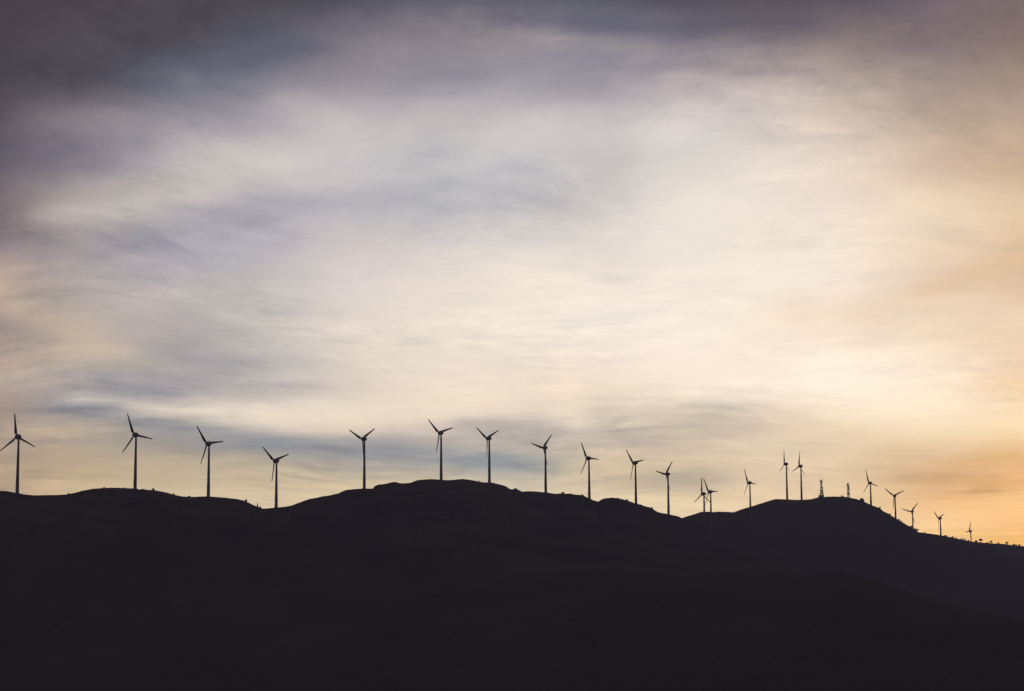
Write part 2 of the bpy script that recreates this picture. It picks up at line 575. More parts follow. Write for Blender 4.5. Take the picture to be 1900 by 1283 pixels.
def dish(parent, p, rad, rz):
    bm = bmesh.new()
    lathe(bm, [(rad * .3, -0.55), (rad * .96, -0.4), (rad, 0.5), (rad * .97, 0.62), (0, 0.75)], 18, "Y")
    bar(bm, (0, -0.4, 0), (0, -1.2, 0), 0.12)
    o = obj("dish_antenna", bm, M_DARK, parent, True)
    o.location = p
    o.rotation_euler = (0, 0, rz)
    return o


def panel(parent, p, hgt, rz, tilt=0.0):
    bm = bmesh.new()
    box(bm, (0, 0.25, 0), (0.85, 0.4, hgt), 0, 0.05)
    bar(bm, (0, 0, -hgt * .55), (0, 0, hgt * .55), 0.07)
    o = obj("panel_antenna", bm, M_DARK, parent)
    o.location = p
    o.rotation_euler = (0, tilt, rz)
    return o


G = skyline(1525.2, 2480, 2700)
mast = empty("antenna_mast", (G.x, G.y, G.z - 0.3), R(20))
tag(mast, "lattice antenna mast hung with dishes, forked top, beside the hut on the far hilltop", "antenna mast", "antenna masts on the far hilltop")
bm = bmesh.new(); lattice(bm, 15, 3.2, 2.1, 7, r=.20); lattice(bm, 9.5, 2.1, 1.7, 6, 15, r=.19)
obj("lattice_frame", bm, M_STEEL, mast)
bm = bmesh.new()
box(bm, (0, 0, 23.6), (2.0, 2.0, 0.25)); bar(bm, (-1.45, 0, 23.6), (1.45, 0, 23.6), .1); bar(bm, (0, -1.45, 23.6), (0, 1.45, 23.6), .1)
bar(bm, (-.75, 0, 21.0), (-1.55, 0, 24.2), .22); bar(bm, (.75, 0, 21.0), (1.55, 0, 24.2), .22)
obj("top_platform", bm, M_STEEL, mast)
for k in range(4):
    a = k * math.pi / 2
    panel(mast, (1.6 * math.cos(a), 1.6 * math.sin(a), 25.0), 3.8, a - math.pi / 2)
for p, rad, rz in [((2.0, -.6, 14.2), 1.15, -1.9), ((2.1, .2, 10.4), 1.0, -1.4), ((2.3, -.5, 7.2), 1.25, -2.0), ((2.8, .1, 3.9), 1.25, -1.6),
                   ((-1.9, -.5, 10.6), .9, 1.8), ((-2.3, .3, 5.4), 1.0, 1.3), ((-.3, -1.9, 7.6), 1.0, 3.0), ((-2.6, -.6, 2.8), .9, 1.7)]:
    dish(mast, p, rad * 1.12, rz)

G = skyline(1575, 2480, 2740)
mast2 = empty("antenna_mast", (G.x, G.y, G.z - 0.3), R(35))
tag(mast2, "slim straight lattice mast with a pointed top, right of the dish-hung mast", "antenna mast", "antenna masts on the far hilltop")
for k in range(5):
    bm = bmesh.new(); lattice(bm, 4.3, 2.7 - .06 * k, 2.64 - .06 * k, 3, 4.3 * k, r=.21)
    obj("lattice_section", bm, M_RED if k % 2 == 0 else M_STEEL, mast2)
bm = bmesh.new(); bar(bm, (0, 0, 21), (0, 0, 25.2), .14); lathe(bm, [(.55, 21.4), (.5, 22.6), (.0, 23.4)], 10)
obj("top_spike", bm, M_STEEL, mast2)
for z in (20.0, 16.6, 13.0, 6.2):
    for k in range(3):
        a = k * 2.094 + z
        panel(mast2, (1.5 * math.cos(a), 1.5 * math.sin(a), z), 2.6, a - math.pi / 2)
dish(mast2, (-1.6, -.8, 6.0), 1.0, 2.1)
dish(mast2, (1.2, -1.2, 5.0), .9, 3.6)

G = skyline(1522.5, 2460, 2660)
hut = empty("equipment_hut", (G.x - 1.0, G.y - 14, ground(G.x - 1.0, G.y - 14) - 0.2), R(8))
tag(hut, "low block-shaped equipment hut at the foot of the dish-hung mast", "hut")
bm = bmesh.new(); box(bm, (0, 0, 1.5), (7.5, 4.0, 3.4), 0, .05)
obj("wall", bm, M_WALL, hut)
bm = bmesh.new(); box(bm, (0, 0, 3.33), (8.1, 4.6, .26), 0, .04)
obj("roof", bm, M_ROOF, hut)

G = skyline(1496.6, 2460, 2640)
bm = bmesh.new()
lathe(bm, [(.10, -.5), (.10, 2.5), (.07, 2.6), (.06, 6.2), (.0, 6.4)], 10); lathe(bm, [(.18, -.2), (.18, .25)], 10)
o = obj("pole", bm, M_STEEL); o.location = G
tag(o, "thin bare pole on the skyline between the far turbine pair and the antenna masts", "pole")

# pale hard-standing below the two hilltop turbines and the service tracks
P = [hit(x, y, 2380, 2620) for x, y in ((1458, 930.6), (1472, 930.4), (1484, 931.4), (1494, 931.0))]
strip("gravel_track", [(p.x, p.y) for p in P], 9.0, M_TRACK)
P = [hit(x, y, 2350, 2620) for x, y in ((1462.5, 934.6), (1468, 934.2), (1473, 933.6))]
strip("gravel_track", [(p.x, p.y) for p in P], 7.0, M_TRACK)
P = [hit(x, y, 2300, 2640) for x, y in ((1335, 964.5), (1345, 962.8), (1353, 962.6))]
strip("gravel_track", [(p.x, p.y) for p in P], 5.0, M_TRACK)
P = [hit(x, y, 1650, 1900) for x, y in ((650, 931), (690, 929), (730, 925.5), (775, 921), (820, 917), (850, 915.5))]
strip("earth_track", [(p.x, p.y) for p in P], 4.0, M_ROCK)

# ------------------------------------------------------------------ bushes, rocks and trees on the skyline
def leaves(bm, c, rx, ry, rz, n, size, rng):
    for _ in range(n):
        u = Vector((rng.gauss(0, 1), rng.gauss(0, 1), rng.gauss(0, 1))).normalized() * (rng.random() ** 0.4)
        p = Vector(c) + Vector((u.x * rx, u.y * ry, u.z * rz))
        a = Vector((rng.gauss(0, 1), rng.gauss(0, 1), rng.gauss(0, 1))).normalized()
        b = a.orthogonal().normalized()
        s = size * rng.uniform(.6, 1.3)
        v = [bm.verts.new(p + a * s * .7), bm.verts.new(p + b * s * .4), bm.verts.new(p - a * s * .7), bm.verts.new(p - b * s * .4)]
        bm.faces.new(v)


def bush(px, hpx, wpx, label, d0, d1, shape="round", name="bush", sink=0.15):
    G = skyline(px, d0, d1)
    depth = (G - Vector((0, 0, CAM_Z))).dot(fw)
    k = depth / F_PX
    w, h = wpx * k * 1.2, hpx * k * 1.32
    rng = random.Random(int(px * 10))
    bm = bmesh.new()
    if shape == "rock":
        bmesh.ops.create_icosphere(bm, subdivisions=3, radius=1.0)
        for v in bm.verts:
            f = 1 + .35 * mnoise.noise(v.co * 1.4 + Vector((px, 0, 0))) + .12 * mnoise.noise(v.co * 4)
            v.co = Vector((v.co.x * w / 2 * f, v.co.y * w / 2 * f, max(-.3, v.co.z) * h * f))
        o = obj(name, bm, M_ROCK, smooth=True)
    else:
        nb = rng.randint(4, 6)
        for j in range(nb):
            bar(bm, (0, 0, -.3), (rng.uniform(-.3, .3) * w, rng.uniform(-.3, .3) * w, h * rng.uniform(.4, .75)), .05 + .01 * w, 5)
        if shape == "spire":
            for j in range(5):
                t = j / 4
                leaves(bm, (0, 0, h * (.12 + .78 * t)), w * (.5 - .42 * t), w * (.5 - .42 * t), h * .16, 90, .36, rng)
        else:
            for j in range(nb):
                x = rng.uniform(-.30, .30) * w
                y = rng.uniform(-.30, .30) * w
                leaves(bm, (x, y, h * rng.uniform(.30, .62)), w * .26, w * .26, h * rng.uniform(.28, .38), 130, .22 + .05 * w, rng)
        o = obj(name, bm, M_LEAF)
    o.location = (G.x, G.y, G.z - sink * h)
    return tag(o, label, "rock" if shape == "rock" else "bush", "rocks on the skyline" if shape == "rock" else "bushes on the skyline")


A0, A1 = 1450, 2180
for a in [
    (126.5, 1.6, 3, "tiny bush on the skyline in the dip between the two leftmost turbines", "round"),
    (192, 1.8, 4, "low bush on the left hilltop, half way along its flat crest", "round"),
    (230, 1.5, 3, "small bush on the left hilltop just left of the second turbine", "round"),
    (283.5, 3.2, 6, "rounded bush just right of the second turbine on the left hilltop", "round"),
    (321.5, 1.6, 4, "small bush on the slope left of the third turbine, higher up", "round"),
    (352, 1.9, 5, "low double bush in the dip just left of the third turbine", "round"),
    (456.3, 4.4, 4, "upper of the two bushes on the slope left of the saddle turbine", "round"),
    (477.8, 6.5, 3.4, "pointed bush on the slope left of the saddle turbine", "spire"),
    (482.6, 2.4, 4, "low bush at the foot of the pointed one, beside the saddle turbine", "round"),
    (889.5, 2.4, 1.8, "tiny upright bush left of the turbine on the summit's right shoulder", "spire"),
    (957, 1.8, 6, "low wide bush on the step right of the near summit", "round"),
    (1044.5, 2.4, 6, "rounded bush between the flat-shoulder turbine and the one left of the notch", "round"),
    (1081, 1.6, 4, "small bush on the slope just left of the notch's turbine", "round"),
    (1147, 1.4, 3, "tiny bush on top of the rounded knoll, farther from its turbine", "round"),
    (1164, 2.0, 4, "small bush on the rounded knoll just left of its turbine", "round"),
    (1210, 1.8, 4, "small bush on the slope between the two last near-ridge turbines", "round"),
]:
    bush(a[0], a[1], a[2], a[3], A0, A1, a[4])
B0, B1 = 2480, 3650
bush(1563.5, 2.6, 3.2, "small rounded rock on the far hilltop between the two antenna masts", 2500, 2760, "rock", "rock")
bush(1600.2, 4.2, 7, "large boulder on the skyline between the slim mast and the next turbine", 2500, 2800, "rock", "rock")
for a in [
    (1633, 2.6, 5, "bush on the far hill's right slope, first one right of the boulder's turbine", "round"),
    (1651, 2.2, 4, "bush on the far hill's right slope just left of the half-way turbine", "round"),
    (1668, 2.6, 3.4, "left of two close bushes right of the half-way turbine", "round"),
    (1671.6, 2.4, 2.2, "pointed right one of two close bushes right of the half-way turbine", "spire"),
    (1690, 2.6, 5, "bush on the steep slope just left of the low slope turbine", "round"),
    (1699.5, 4.6, 8, "big dark bush at the bottom of the steep slope, right of the low slope turbine", "round"),
    (1714.5, 1.8, 3, "tiny bush at the start of the low right ridge", "round"),
    (1752.5, 1.8, 5, "low bush just right of the small turbine on the low right ridge", "round"),
    (1765, 2.2, 5, "second bush right of the small turbine on the low right ridge", "round"),
    (1772.5, 2.4, 2.4, "pointed bush midway between the two smallest turbines", "spire"),
    (1780.3, 2.8, 2, "narrow upright bush on the low right ridge before the bushy clump", "spire"),
    (1784.2, 3.2, 3.4, "taller bush at the left of the clump before the smallest turbine", "round"),
    (1788.8, 2.8, 5, "wide bush at the right of the clump before the smallest turbine", "round"),
    (1795, 1.6, 4, "low bush just left of the smallest turbine", "round"),
    (1809, 3.6, 5.5, "dark bush between the smallest turbine and the largest little tree", "round"),
    (1830, 1.4, 5, "flat low bush between the largest and the middle little tree", "round"),
    (1847.5, 1.8, 1.4, "thin upright bush right of the middle little tree", "spire"),
    (1850.4, 2.4, 3, "rounded bush between the middle and the rightmost little tree", "round"),
    (1878.6, 2.6, 4, "left bush of the last clump right of the little trees", "round"),
    (1882.6, 1.8, 3, "low middle bush of the last clump right of the little trees", "round"),
    (1888.5, 2.6, 5, "rightmost bush on the skyline, at the photo's right edge", "round"),
]:
    bush(a[0], a[1], a[2], a[3], B0, B1, a[4])


def tree(px, hpx, wpx, label):
    G = skyline(px, B0, B1)
    k = (G - Vector((0, 0, CAM_Z))).dot(fw) / F_PX
    w, h = wpx * k * 1.1, hpx * k * 1.12
    rng = random.Random(int(px))
    t = empty("small_tree", (G.x, G.y, G.z - .2))
    tag(t, label, "tree", "little trees on the far right ridge")
    bm = bmesh.new()
    lathe(bm, [(.95, -.3), (.75, .4), (.60, h * .35), (.30, h * .55)], 9)
    for j in range(7):
        a = j * .9 + rng.random()
        q = (math.cos(a) * w * .36, math.sin(a) * w * .36, h * rng.uniform(.55, .85))
        bar(bm, (0, 0, h * rng.uniform(.28, .45)), q, .09, 5)
    obj("trunk", bm, M_BARK, t)
    bm = bmesh.new()
    for j in range(9):
        a = j * 2.4
        rr = w * .33 * math.sqrt((j + .4) / 9)
        leaves(bm, (math.cos(a) * rr, math.sin(a) * rr, h * rng.uniform(.42, .80)), w * .23, w * .23, h * .22, 200, .50, rng)
    obj("crown", bm, M_LEAF, t)


tree(1817.5, 6.2, 8.4, "largest, leftmost of the three little umbrella-shaped trees at far right")
tree(1836.9, 4.6, 5.2, "smallest, middle one of the three little umbrella-shaped trees at far right")
tree(1865.9, 4.6, 6.0, "rightmost of the three little umbrella-shaped trees at far right")
# -- place ends

# ------------------------------------------------------------------ haze
HAZE_DENSITY = 9.5e-5
hb = bmesh.new()
box(hb, (0, 0, 120), (10100, 10100, 290))
hm = bpy.data.materials.new("haze_air")
hm.use_nodes = True
hn = hm.node_tree
hn.nodes.clear()
ho = hn.nodes.new("ShaderNodeOutputMaterial")
pv = hn.nodes.new("ShaderNodeVolumePrincipled")
pv.inputs["Color"].default_value = (0.47, 0.57, 1.0, 1)
pv.inputs["Density"].default_value = HAZE_DENSITY
hn.links.new(pv.outputs["Volume"], ho.inputs["Volume"])
tag(obj("haze", hb, hm), kind="stuff")

# ------------------------------------------------------------------ light
SUN_AZ, SUN_EL = 24.0, 3.0
sd = bpy.data.lights.new("sun", "SUN")
sd.energy = 0.5
sd.angle = R(10)
sd.color = (1.0, 0.72, 0.45)
so = bpy.data.objects.new("sun", sd)
col.objects.link(so)
sdir = Vector((math.sin(R(SUN_AZ)) * math.cos(R(SUN_EL)), math.cos(R(SUN_AZ)) * math.cos(R(SUN_EL)), math.sin(R(SUN_EL))))
so.rotation_euler = (-sdir).to_track_quat("-Z", "Y").to_euler()

# ------------------------------------------------------------------ sky: evening light through a high cloud sheet
# colours of the cloud sheet read off the photograph (columns and rows are places in the photo), then laid
# out over azimuth and elevation so that the sky hangs still when the camera moves
SKY_X = [0,158,317,475,633,792,950,1108,1267,1425,1583,1742,1900]
SKY_COLOUR = {
0:[(71,63,73),(75,67,77),(78,72,82),(78,74,82),(86,84,98),(93,92,108),(92,92,108),(88,88,104),(84,80,96),(88,80,92),(94,86,98),(108,96,106),(118,104,108)],
75:[(74,66,76),(78,72,82),(78,74,84),(88,88,103),(130,124,134),(140,132,140),(150,142,148),(142,138,148),(135,129,138),(128,118,124),(138,124,124),(128,114,118),(136,118,114)],
150:[(78,71,80),(80,76,86),(104,104,118),(132,130,142),(150,143,152),(150,146,156),(160,156,164),(160,154,162),(180,170,173),(194,180,176),(176,162,154),(160,144,138),(158,140,130)],
225:[(92,84,94),(134,125,133),(148,142,150),(164,158,166),(194,186,188),(190,184,186),(204,196,196),(206,198,198),(219,210,206),(214,202,194),(208,192,178),(182,164,148),(184,162,146)],
300:[(100,94,106),(136,128,140),(184,176,178),(206,198,194),(202,196,198),(193,191,192),(199,196,198),(202,196,195),(220,213,206),(230,218,208),(226,210,194),(208,184,166),(198,172,146)],
375:[(126,114,118),(176,166,160),(180,172,168),(172,168,176),(188,185,190),(192,190,193),(195,192,194),(203,197,196),(236,226,216),(240,228,216),(236,220,204),(234,212,186),(226,200,168)],
450:[(138,126,130),(164,154,156),(166,162,172),(184,179,186),(206,197,196),(212,204,202),(222,214,208),(228,218,210),(240,230,220),(240,228,214),(244,230,212),(234,212,188),(220,191,160)],
525:[(182,162,148),(176,166,164),(184,176,176),(192,186,184),(218,208,204),(232,220,210),(240,228,216),(242,230,218),(246,234,222),(248,236,220),(242,227,211),(231,207,183),(220,190,162)],
600:[(164,146,138),(192,178,164),(184,174,172),(198,190,184),(226,214,204),(240,228,214),(244,232,218),(248,236,224),(252,240,226),(248,234,216),(242,223,204),(238,217,192),(232,208,182)],
675:[(190,170,154),(186,174,160),(172,165,164),(182,176,174),(222,210,198),(236,222,208),(240,226,210),(242,228,212),(250,236,220),(250,236,219),(251,238,220),(245,226,204),(236,208,178)],
725:[(178,162,150),(166,158,156),(158,154,158),(186,178,174),(222,208,194),(240,224,204),(240,224,204),(238,222,202),(244,230,212),(250,236,218),(251,238,220),(247,229,207),(238,210,176)],
765:[(160,142,130),(150,148,152),(204,194,180),(234,220,202),(236,222,202),(238,222,202),(232,216,198),(226,212,192),(218,206,188),(232,216,196),(250,234,208),(252,233,205),(248,224,186)],
800:[(176,158,142),(176,164,150),(162,158,154),(214,202,186),(222,206,188),(212,198,184),(186,178,170),(206,194,178),(204,190,172),(222,204,180),(238,216,184),(249,226,191),(252,225,182)],
830:[(172,152,136),(180,166,148),(164,157,149),(148,150,154),(148,149,153),(166,164,162),(186,178,168),(198,186,170),(214,198,176),(226,208,182),(228,206,174),(234,206,170),(242,203,156)],
860:[(172,152,130),(190,170,144),(190,174,150),(186,174,154),(170,164,156),(158,158,156),(150,158,162),(214,196,168),(216,198,170),(226,205,178),(230,206,174),(227,191,152),(233,186,136)],
895:[(190,166,138),(206,184,150),(204,186,156),(206,188,160),(212,194,164),(214,198,170),(200,190,172),(214,196,168),(196,182,160),(228,205,176),(228,202,166),(223,182,140),(239,185,130)],
930:[(196,172,142),(214,190,156),(216,192,160),(220,198,168),(222,202,170),(220,202,172),(220,204,176),(224,206,178),(226,206,172),(234,209,174),(232,202,162),(240,192,138),(250,203,140)],
970:[(200,176,146),(214,190,156),(216,192,160),(220,198,168),(222,202,170),(220,202,172),(220,204,176),(224,206,178),(236,214,180),(236,210,172),(236,204,156),(250,208,154),(251,197,132)],
1010:[(200,176,146),(214,190,156),(216,192,160),(220,198,168),(222,202,170),(220,202,172),(220,204,176),(224,206,178),(236,214,180),(236,210,172),(238,204,152),(247,200,132),(248,190,108)],
1283:[(150,132,112),(160,142,120),(162,144,124),(165,148,130),(166,152,130),(165,152,132),(165,152,132),(168,154,134),(177,160,135),(177,158,130),(178,152,114),(185,150,100),(186,142,82)],
}
SKY_STREAKS = [   # course, half width, colour, strength
([(88,403),(250,385),(420,358),(640,345)],16,(212,202,196),.55),
([(555,190),(600,225),(650,270)],20,(212,200,198),.55),
([(340,400),(480,380),(700,372)],22,(177,173,182),.5),
([(330,112),(460,118),(560,90)],20,(90,92,110),.6),
([(900,62),(1000,75),(1200,92)],9,(156,149,152),.55),
([(960,40),(1120,50),(1290,62)],18,(93,93,112),.65),
([(1300,45),(1460,48)],18,(88,85,102),.6),
([(1000,110),(1200,125)],18,(137,133,150),.5),
([(1290,125),(1480,130)],12,(146,134,138),.5),
([(4,408),(10,432)],9,(98,86,94),.6),
([(22,388),(30,420)],5,(140,128,126),.5),
([(0,545),(60,570),(120,600),(170,640)],16,(198,178,156),.55),
([(0,605),(70,622)],16,(150,138,136),.55),
([(130,650),(175,655)],14,(200,184,164),.5),
([(280,640),(330,652)],6,(150,147,154),.6),
([(210,700),(330,735)],18,(156,152,158),.5),
([(330,540),(440,550)],10,(204,195,186),.5),
([(145,752),(240,756),(330,762),(480,775),(640,790)],9,(235,220,201),.75),
([(120,762),(180,764),(235,775)],8,(124,127,138),.7),
([(270,792),(400,803),(530,822)],13,(132,138,148),.55),
([(530,822),(640,830),(760,838),(900,858),(1000,872)],12,(138,146,154),.38),
([(20,800),(110,792)],16,(186,168,148),.5),
([(860,783),(960,792),(1060,802)],10,(180,171,165),.55),
([(1060,770),(1075,785)],10,(242,228,208),.7),
([(1150,802),(1185,826)],13,(170,163,156),.6),
([(1270,762),(1390,792)],18,(198,186,170),.35),
([(1260,888),(1340,886)],10,(186,175,160),.6),
([(1720,545),(1900,482)],15,(218,186,146),.5),
([(1600,572),(1740,548)],14,(232,206,172),.35),
([(1480,570),(1650,600)],14,(238,216,190),.5),
([(1560,828),(1700,835)],12,(226,204,172),.5),
([(1670,882),(1740,884),(1800,879)],7,(192,157,110),.6),
([(1690,866),(1760,862)],4,(204,168,120),.5),
([(1640,900),(1720,902)],5,(206,174,130),.45),
([(1820,905),(1900,897)],8,(204,162,104),.6),
([(1780,860),(1900,850)],9,(214,176,120),.6),
([(1380,818),(1500,812),(1600,822)],7,(240,222,194),.5),
([(1840,800),(1900,795)],16,(255,230,182),.5),
([(350,165),(450,180)],10,(110,112,126),.5),
([(210,259),(266,270)],10,(132,130,146),.5),
([(130,287),(196,291)],6,(152,143,148),.45),
([(438,326),(526,308)],18,(211,204,198),.5),
([(396,123),(490,80)],16,(98,98,116),.5),
([(520,196),(565,196)],14,(171,165,169),.5),
([(753,32),(826,67)],6,(152,145,151),.45),
([(854,35),(946,67)],8,(149,141,147),.45),
([(798,140),(882,140)],12,(138,136,152),.4),
([(770,193),(826,200)],9,(191,184,186),.45),
([(735,284),(854,284)],8,(187,187,190),.5),
([(630,330),(693,328),(840,315)],8,(209,201,201),.5),
([(875,319),(1050,312)],10,(191,191,193),.45),
([(665,400),(800,398),(945,390)],9,(187,187,190),.5),
([(1068,330),(1156,300)],14,(198,190,190),.5),
([(1582,140),(1645,130),(1716,112)],7,(163,148,140),.5),
([(1680,130),(1709,130)],7,(143,129,130),.5),
([(1806,217),(1822,217)],8,(160,142,124),.5),
([(1677,203),(1768,207)],10,(172,156,140),.4),
([(337,538),(372,543)],6,(207,199,191),.5),
([(414,543),(431,544)],5,(207,199,190),.5),
([(217,657),(252,664)],8,(199,185,169),.5),
([(351,667),(438,674)],7,(157,153,158),.55),
([(438,660),(508,657)],8,(171,167,168),.45),
([(298,678),(403,692)],6,(197,187,177),.45),
([(81,699),(168,695)],9,(152,146,150),.5),
([(231,723),(351,734)],9,(153,149,154),.5),
([(217,601),(316,601)],16,(174,166,166),.4),
([(640,829),(740,834)],8,(135,141,150),.4),
([(823,843),(903,853)],9,(145,154,161),.5),
([(805,822),(910,836)],5,(182,178,171),.45),
([(917,787),(1016,822)],8,(183,173,165),.5),
([(1103,758),(1156,773)],7,(206,192,176),.45),
([(1260,766),(1376,766),(1407,783)],8,(207,195,178),.4),
([(1295,839),(1418,822),(1477,836)],5,(237,221,195),.5),
([(1260,836),(1330,839)],9,(209,195,174),.5),
([(1642,839),(1716,843)],7,(220,194,154),.5),
([(1734,888),(1856,885)],8,(199,161,109),.5),
([(1835,836),(1900,829)],6,(230,192,140),.4),
([(1828,710),(1900,713)],9,(236,204,160),.5),
([(1821,625),(1900,601)],8,(241,215,179),.5),
]


def linear(c):
    c = np.asarray(c, float) / 255
    return np.where(c <= .04045, c / 12.92, ((c + .055) / 1.055) ** 2.4)


def hermite(gx, vals, q):
    gx = np.asarray(gx, float)
    d = np.diff(gx)
    s = np.diff(vals, axis=-2) / d[:, None]
    m = np.zeros_like(vals)
    m[..., 1:-1, :] = (s[..., :-1, :] + s[..., 1:, :]) / 2
    m[..., 0, :], m[..., -1, :] = s[..., 0, :], s[..., -1, :]
    i = np.clip(np.searchsorted(gx, q) - 1, 0, len(gx) - 2)
    t = np.clip((q - gx[i]) / d[i], -.3, 1.3)[:, None]
    h = d[i][:, None]
    return ((2 * t**3 - 3 * t**2 + 1) * vals[..., i, :] + (t**3 - 2 * t**2 + t) * h * m[..., i, :]
            + (-2 * t**3 + 3 * t**2) * vals[..., i + 1, :] + (t**3 - t**2) * h * m[..., i + 1, :])


def cloud_colour(X, Y):
    ys = sorted(SKY_COLOUR)
    G = np.array([SKY_COLOUR[y] for y in ys], float)
    gx, gy = np.linspace(-60, 1960, 405), np.linspace(-120, 1283, 281)
    A = hermite(SKY_X, G, gx)
    A = np.moveaxis(hermite(ys, np.moveaxis(A, 0, 1), gy), 0, 1)
    PX, PY = np.meshgrid(gx, gy)
    for pts, wd, colour, a in SKY_STREAKS:
        best = np.full(PX.shape, 1e9)
        for (x0, y0), (x1, y1) in zip(pts, pts[1:]):
            ex, ey = x1 - x0, y1 - y0
            t = np.clip(((PX - x0) * ex + (PY - y0) * ey) / (ex * ex + ey * ey + 1e-6), 0, 1)
            best = np.minimum(best, ((PX - (x0 + t * ex)) / 2.6) ** 2 + (PY - (y0 + t * ey)) ** 2)
        k = a * np.exp(-best / (wd * wd))[..., None]
        A = A * (1 - k) + np.array(colour, float) * k
    fx = np.clip((X - gx[0]) / (gx[1] - gx[0]), 0, len(gx) - 1.001)
    fy = np.clip((Y - gy[0]) / (gy[1] - gy[0]), 0, len(gy) - 1.001)
    ix, iy = fx.astype(int), fy.astype(int)
    ax, ay = (fx - ix)[..., None], (fy - iy)[..., None]
    return (A[iy, ix] * (1 - ax) + A[iy, ix + 1] * ax) * (1 - ay) + (A[iy + 1, ix] * (1 - ax) + A[iy + 1, ix + 1] * ax) * ay


SKY_AZ0, SKY_AZ1, SKY_EL0, SKY_DEL, SKY_COLS, SKY_ROWS = -18.6, 18.6, -1.4, 0.30, 63, 67
AIR_GAIN = [(-1.6, 1.56), (0.7, 1.56), (1.3, 1.54), (2, 1.39), (3, 1.235), (4.25, 1.22), (6.5, 1.135), (10, 1.10), (14, 1.066), (17.5, 0.98)]       # evens out what the air in front of the clouds takes away
ga, ge = np.meshgrid(np.radians(np.linspace(SKY_AZ0, SKY_AZ1, SKY_COLS)), np.radians(SKY_EL0 + SKY_DEL * np.arange(SKY_ROWS)))
gd = np.stack([np.sin(ga) * np.cos(ge), np.cos(ga) * np.cos(ge), np.sin(ge)], -1)
gz = gd @ np.array(fw)
SKY_TABLE = linear(cloud_colour(np.clip(W_PX / 2 + F_PX * (gd @ np.array(rt)) / gz, -60, 1960),
                                np.clip(H_PX / 2 - F_PX * (gd @ np.array(up)) / gz, -120, 1283)))
SKY_TABLE *= np.interp(np.degrees(ge), [g[0] for g in AIR_GAIN], [g[1] for g in AIR_GAIN])[..., None]
SKY_TABLE *= 1 + np.interp(np.degrees(ge), (1.5, 3.0), (1.0, 0.0))[..., None] * np.array((0.01, 0.005, -0.035))

w = bpy.data.worlds.new("World")
scene.world = w
w.use_nodes = True
nt = w.node_tree
nt.nodes.clear()
L = nt.links.new


def node(t, **kw):
    n = nt.nodes.new(t)
    for k, v in kw.items(): setattr(n, k, v)
    return n


def math_(op, a, b=None, c=None, clamp=False):
    n = node("ShaderNodeMath", operation=op, use_clamp=clamp)
    for i, v in enumerate((a, b, c)):
        if v is None: continue
        if isinstance(v, (int, float)): n.inputs[i].default_value = v
        else: L(v, n.inputs[i])
    return n.outputs[0]


def noise_(vec, scale, detail, rough_, dist=0.0):
    n = node("ShaderNodeTexNoise")
    n.inputs["Scale"].default_value = scale
    n.inputs["Detail"].default_value = detail
    n.inputs["Roughness"].default_value = rough_
    n.inputs["Distortion"].default_value = dist
    L(vec, n.inputs["Vector"])
    return n


def mixc(fac, a, b, blend="MIX"):
    n = node("ShaderNodeMix", data_type="RGBA", blend_type=blend)
    if isinstance(fac, (int, float)): n.inputs["Factor"].default_value = fac
    else: L(fac, n.inputs["Factor"])
    for s, v in (("A", a), ("B", b)):
        if isinstance(v, tuple): n.inputs[s].default_value = (*v, 1)
        else: L(v, n.inputs[s])
    return n.outputs["Result"]


tc = node("ShaderNodeTexCoord")
sp = node("ShaderNodeSeparateXYZ")
L(tc.outputs["Generated"], sp.inputs[0])
dx, dy, dz = sp.outputs
az = math_("MULTIPLY", math_("ARCTAN2", dx, dy), 180 / math.pi)
el = math_("MULTIPLY", math_("ARCSINE", dz), 180 / math.pi)
# fibres of the sheet run nearly level: three times longer than they are high
sway = noise_(tc.outputs["Generated"], 4.5, 1.0, 0.5)
cv = node("ShaderNodeCombineXYZ")
L(math_("MULTIPLY", az, 0.34), cv.inputs[0])
low = math_("MULTIPLY", math_("LOGARITHM", math_("MAXIMUM", math_("ADD", el, 4.0), 0.5), math.e), 12.0)    # and narrow towards the horizon
L(math_("ADD", low, math_("MULTIPLY", math_("SUBTRACT", sway.outputs["Fac"], .5), 3.5)), cv.inputs[1])
cloud = cv.outputs[0]
wa = noise_(cloud, 0.40, 2.0, 0.5)
wb = noise_(cloud, 1.5, 5.0, 0.6, 0.2)
sa, sb = node("ShaderNodeSeparateColor"), node("ShaderNodeSeparateColor")
L(wa.outputs["Color"], sa.inputs[0])
L(wb.outputs["Color"], sb.inputs[0])
WARP = (1.8, 0.9, 0.60, 0.24)
daz = math_("ADD", math_("MULTIPLY", math_("SUBTRACT", sa.outputs[0], .5), WARP[0]), math_("MULTIPLY", math_("SUBTRACT", sb.outputs[0], .5), WARP[1]))
dell = math_("ADD", math_("MULTIPLY", math_("SUBTRACT", sa.outputs[1], .5), WARP[2]), math_("MULTIPLY", math_("SUBTRACT", sb.outputs[1], .5), WARP[3]))
azw = math_("ADD", az, daz)
elw = math_("ADD", el, dell)
azn = math_("DIVIDE", math_("SUBTRACT", azw, SKY_AZ0), SKY_AZ1 - SKY_AZ0, clamp=True)
row = math_("DIVIDE", math_("SUBTRACT", elw, SKY_EL0), SKY_DEL)
HALF = (SKY_COLS - 1) // 2


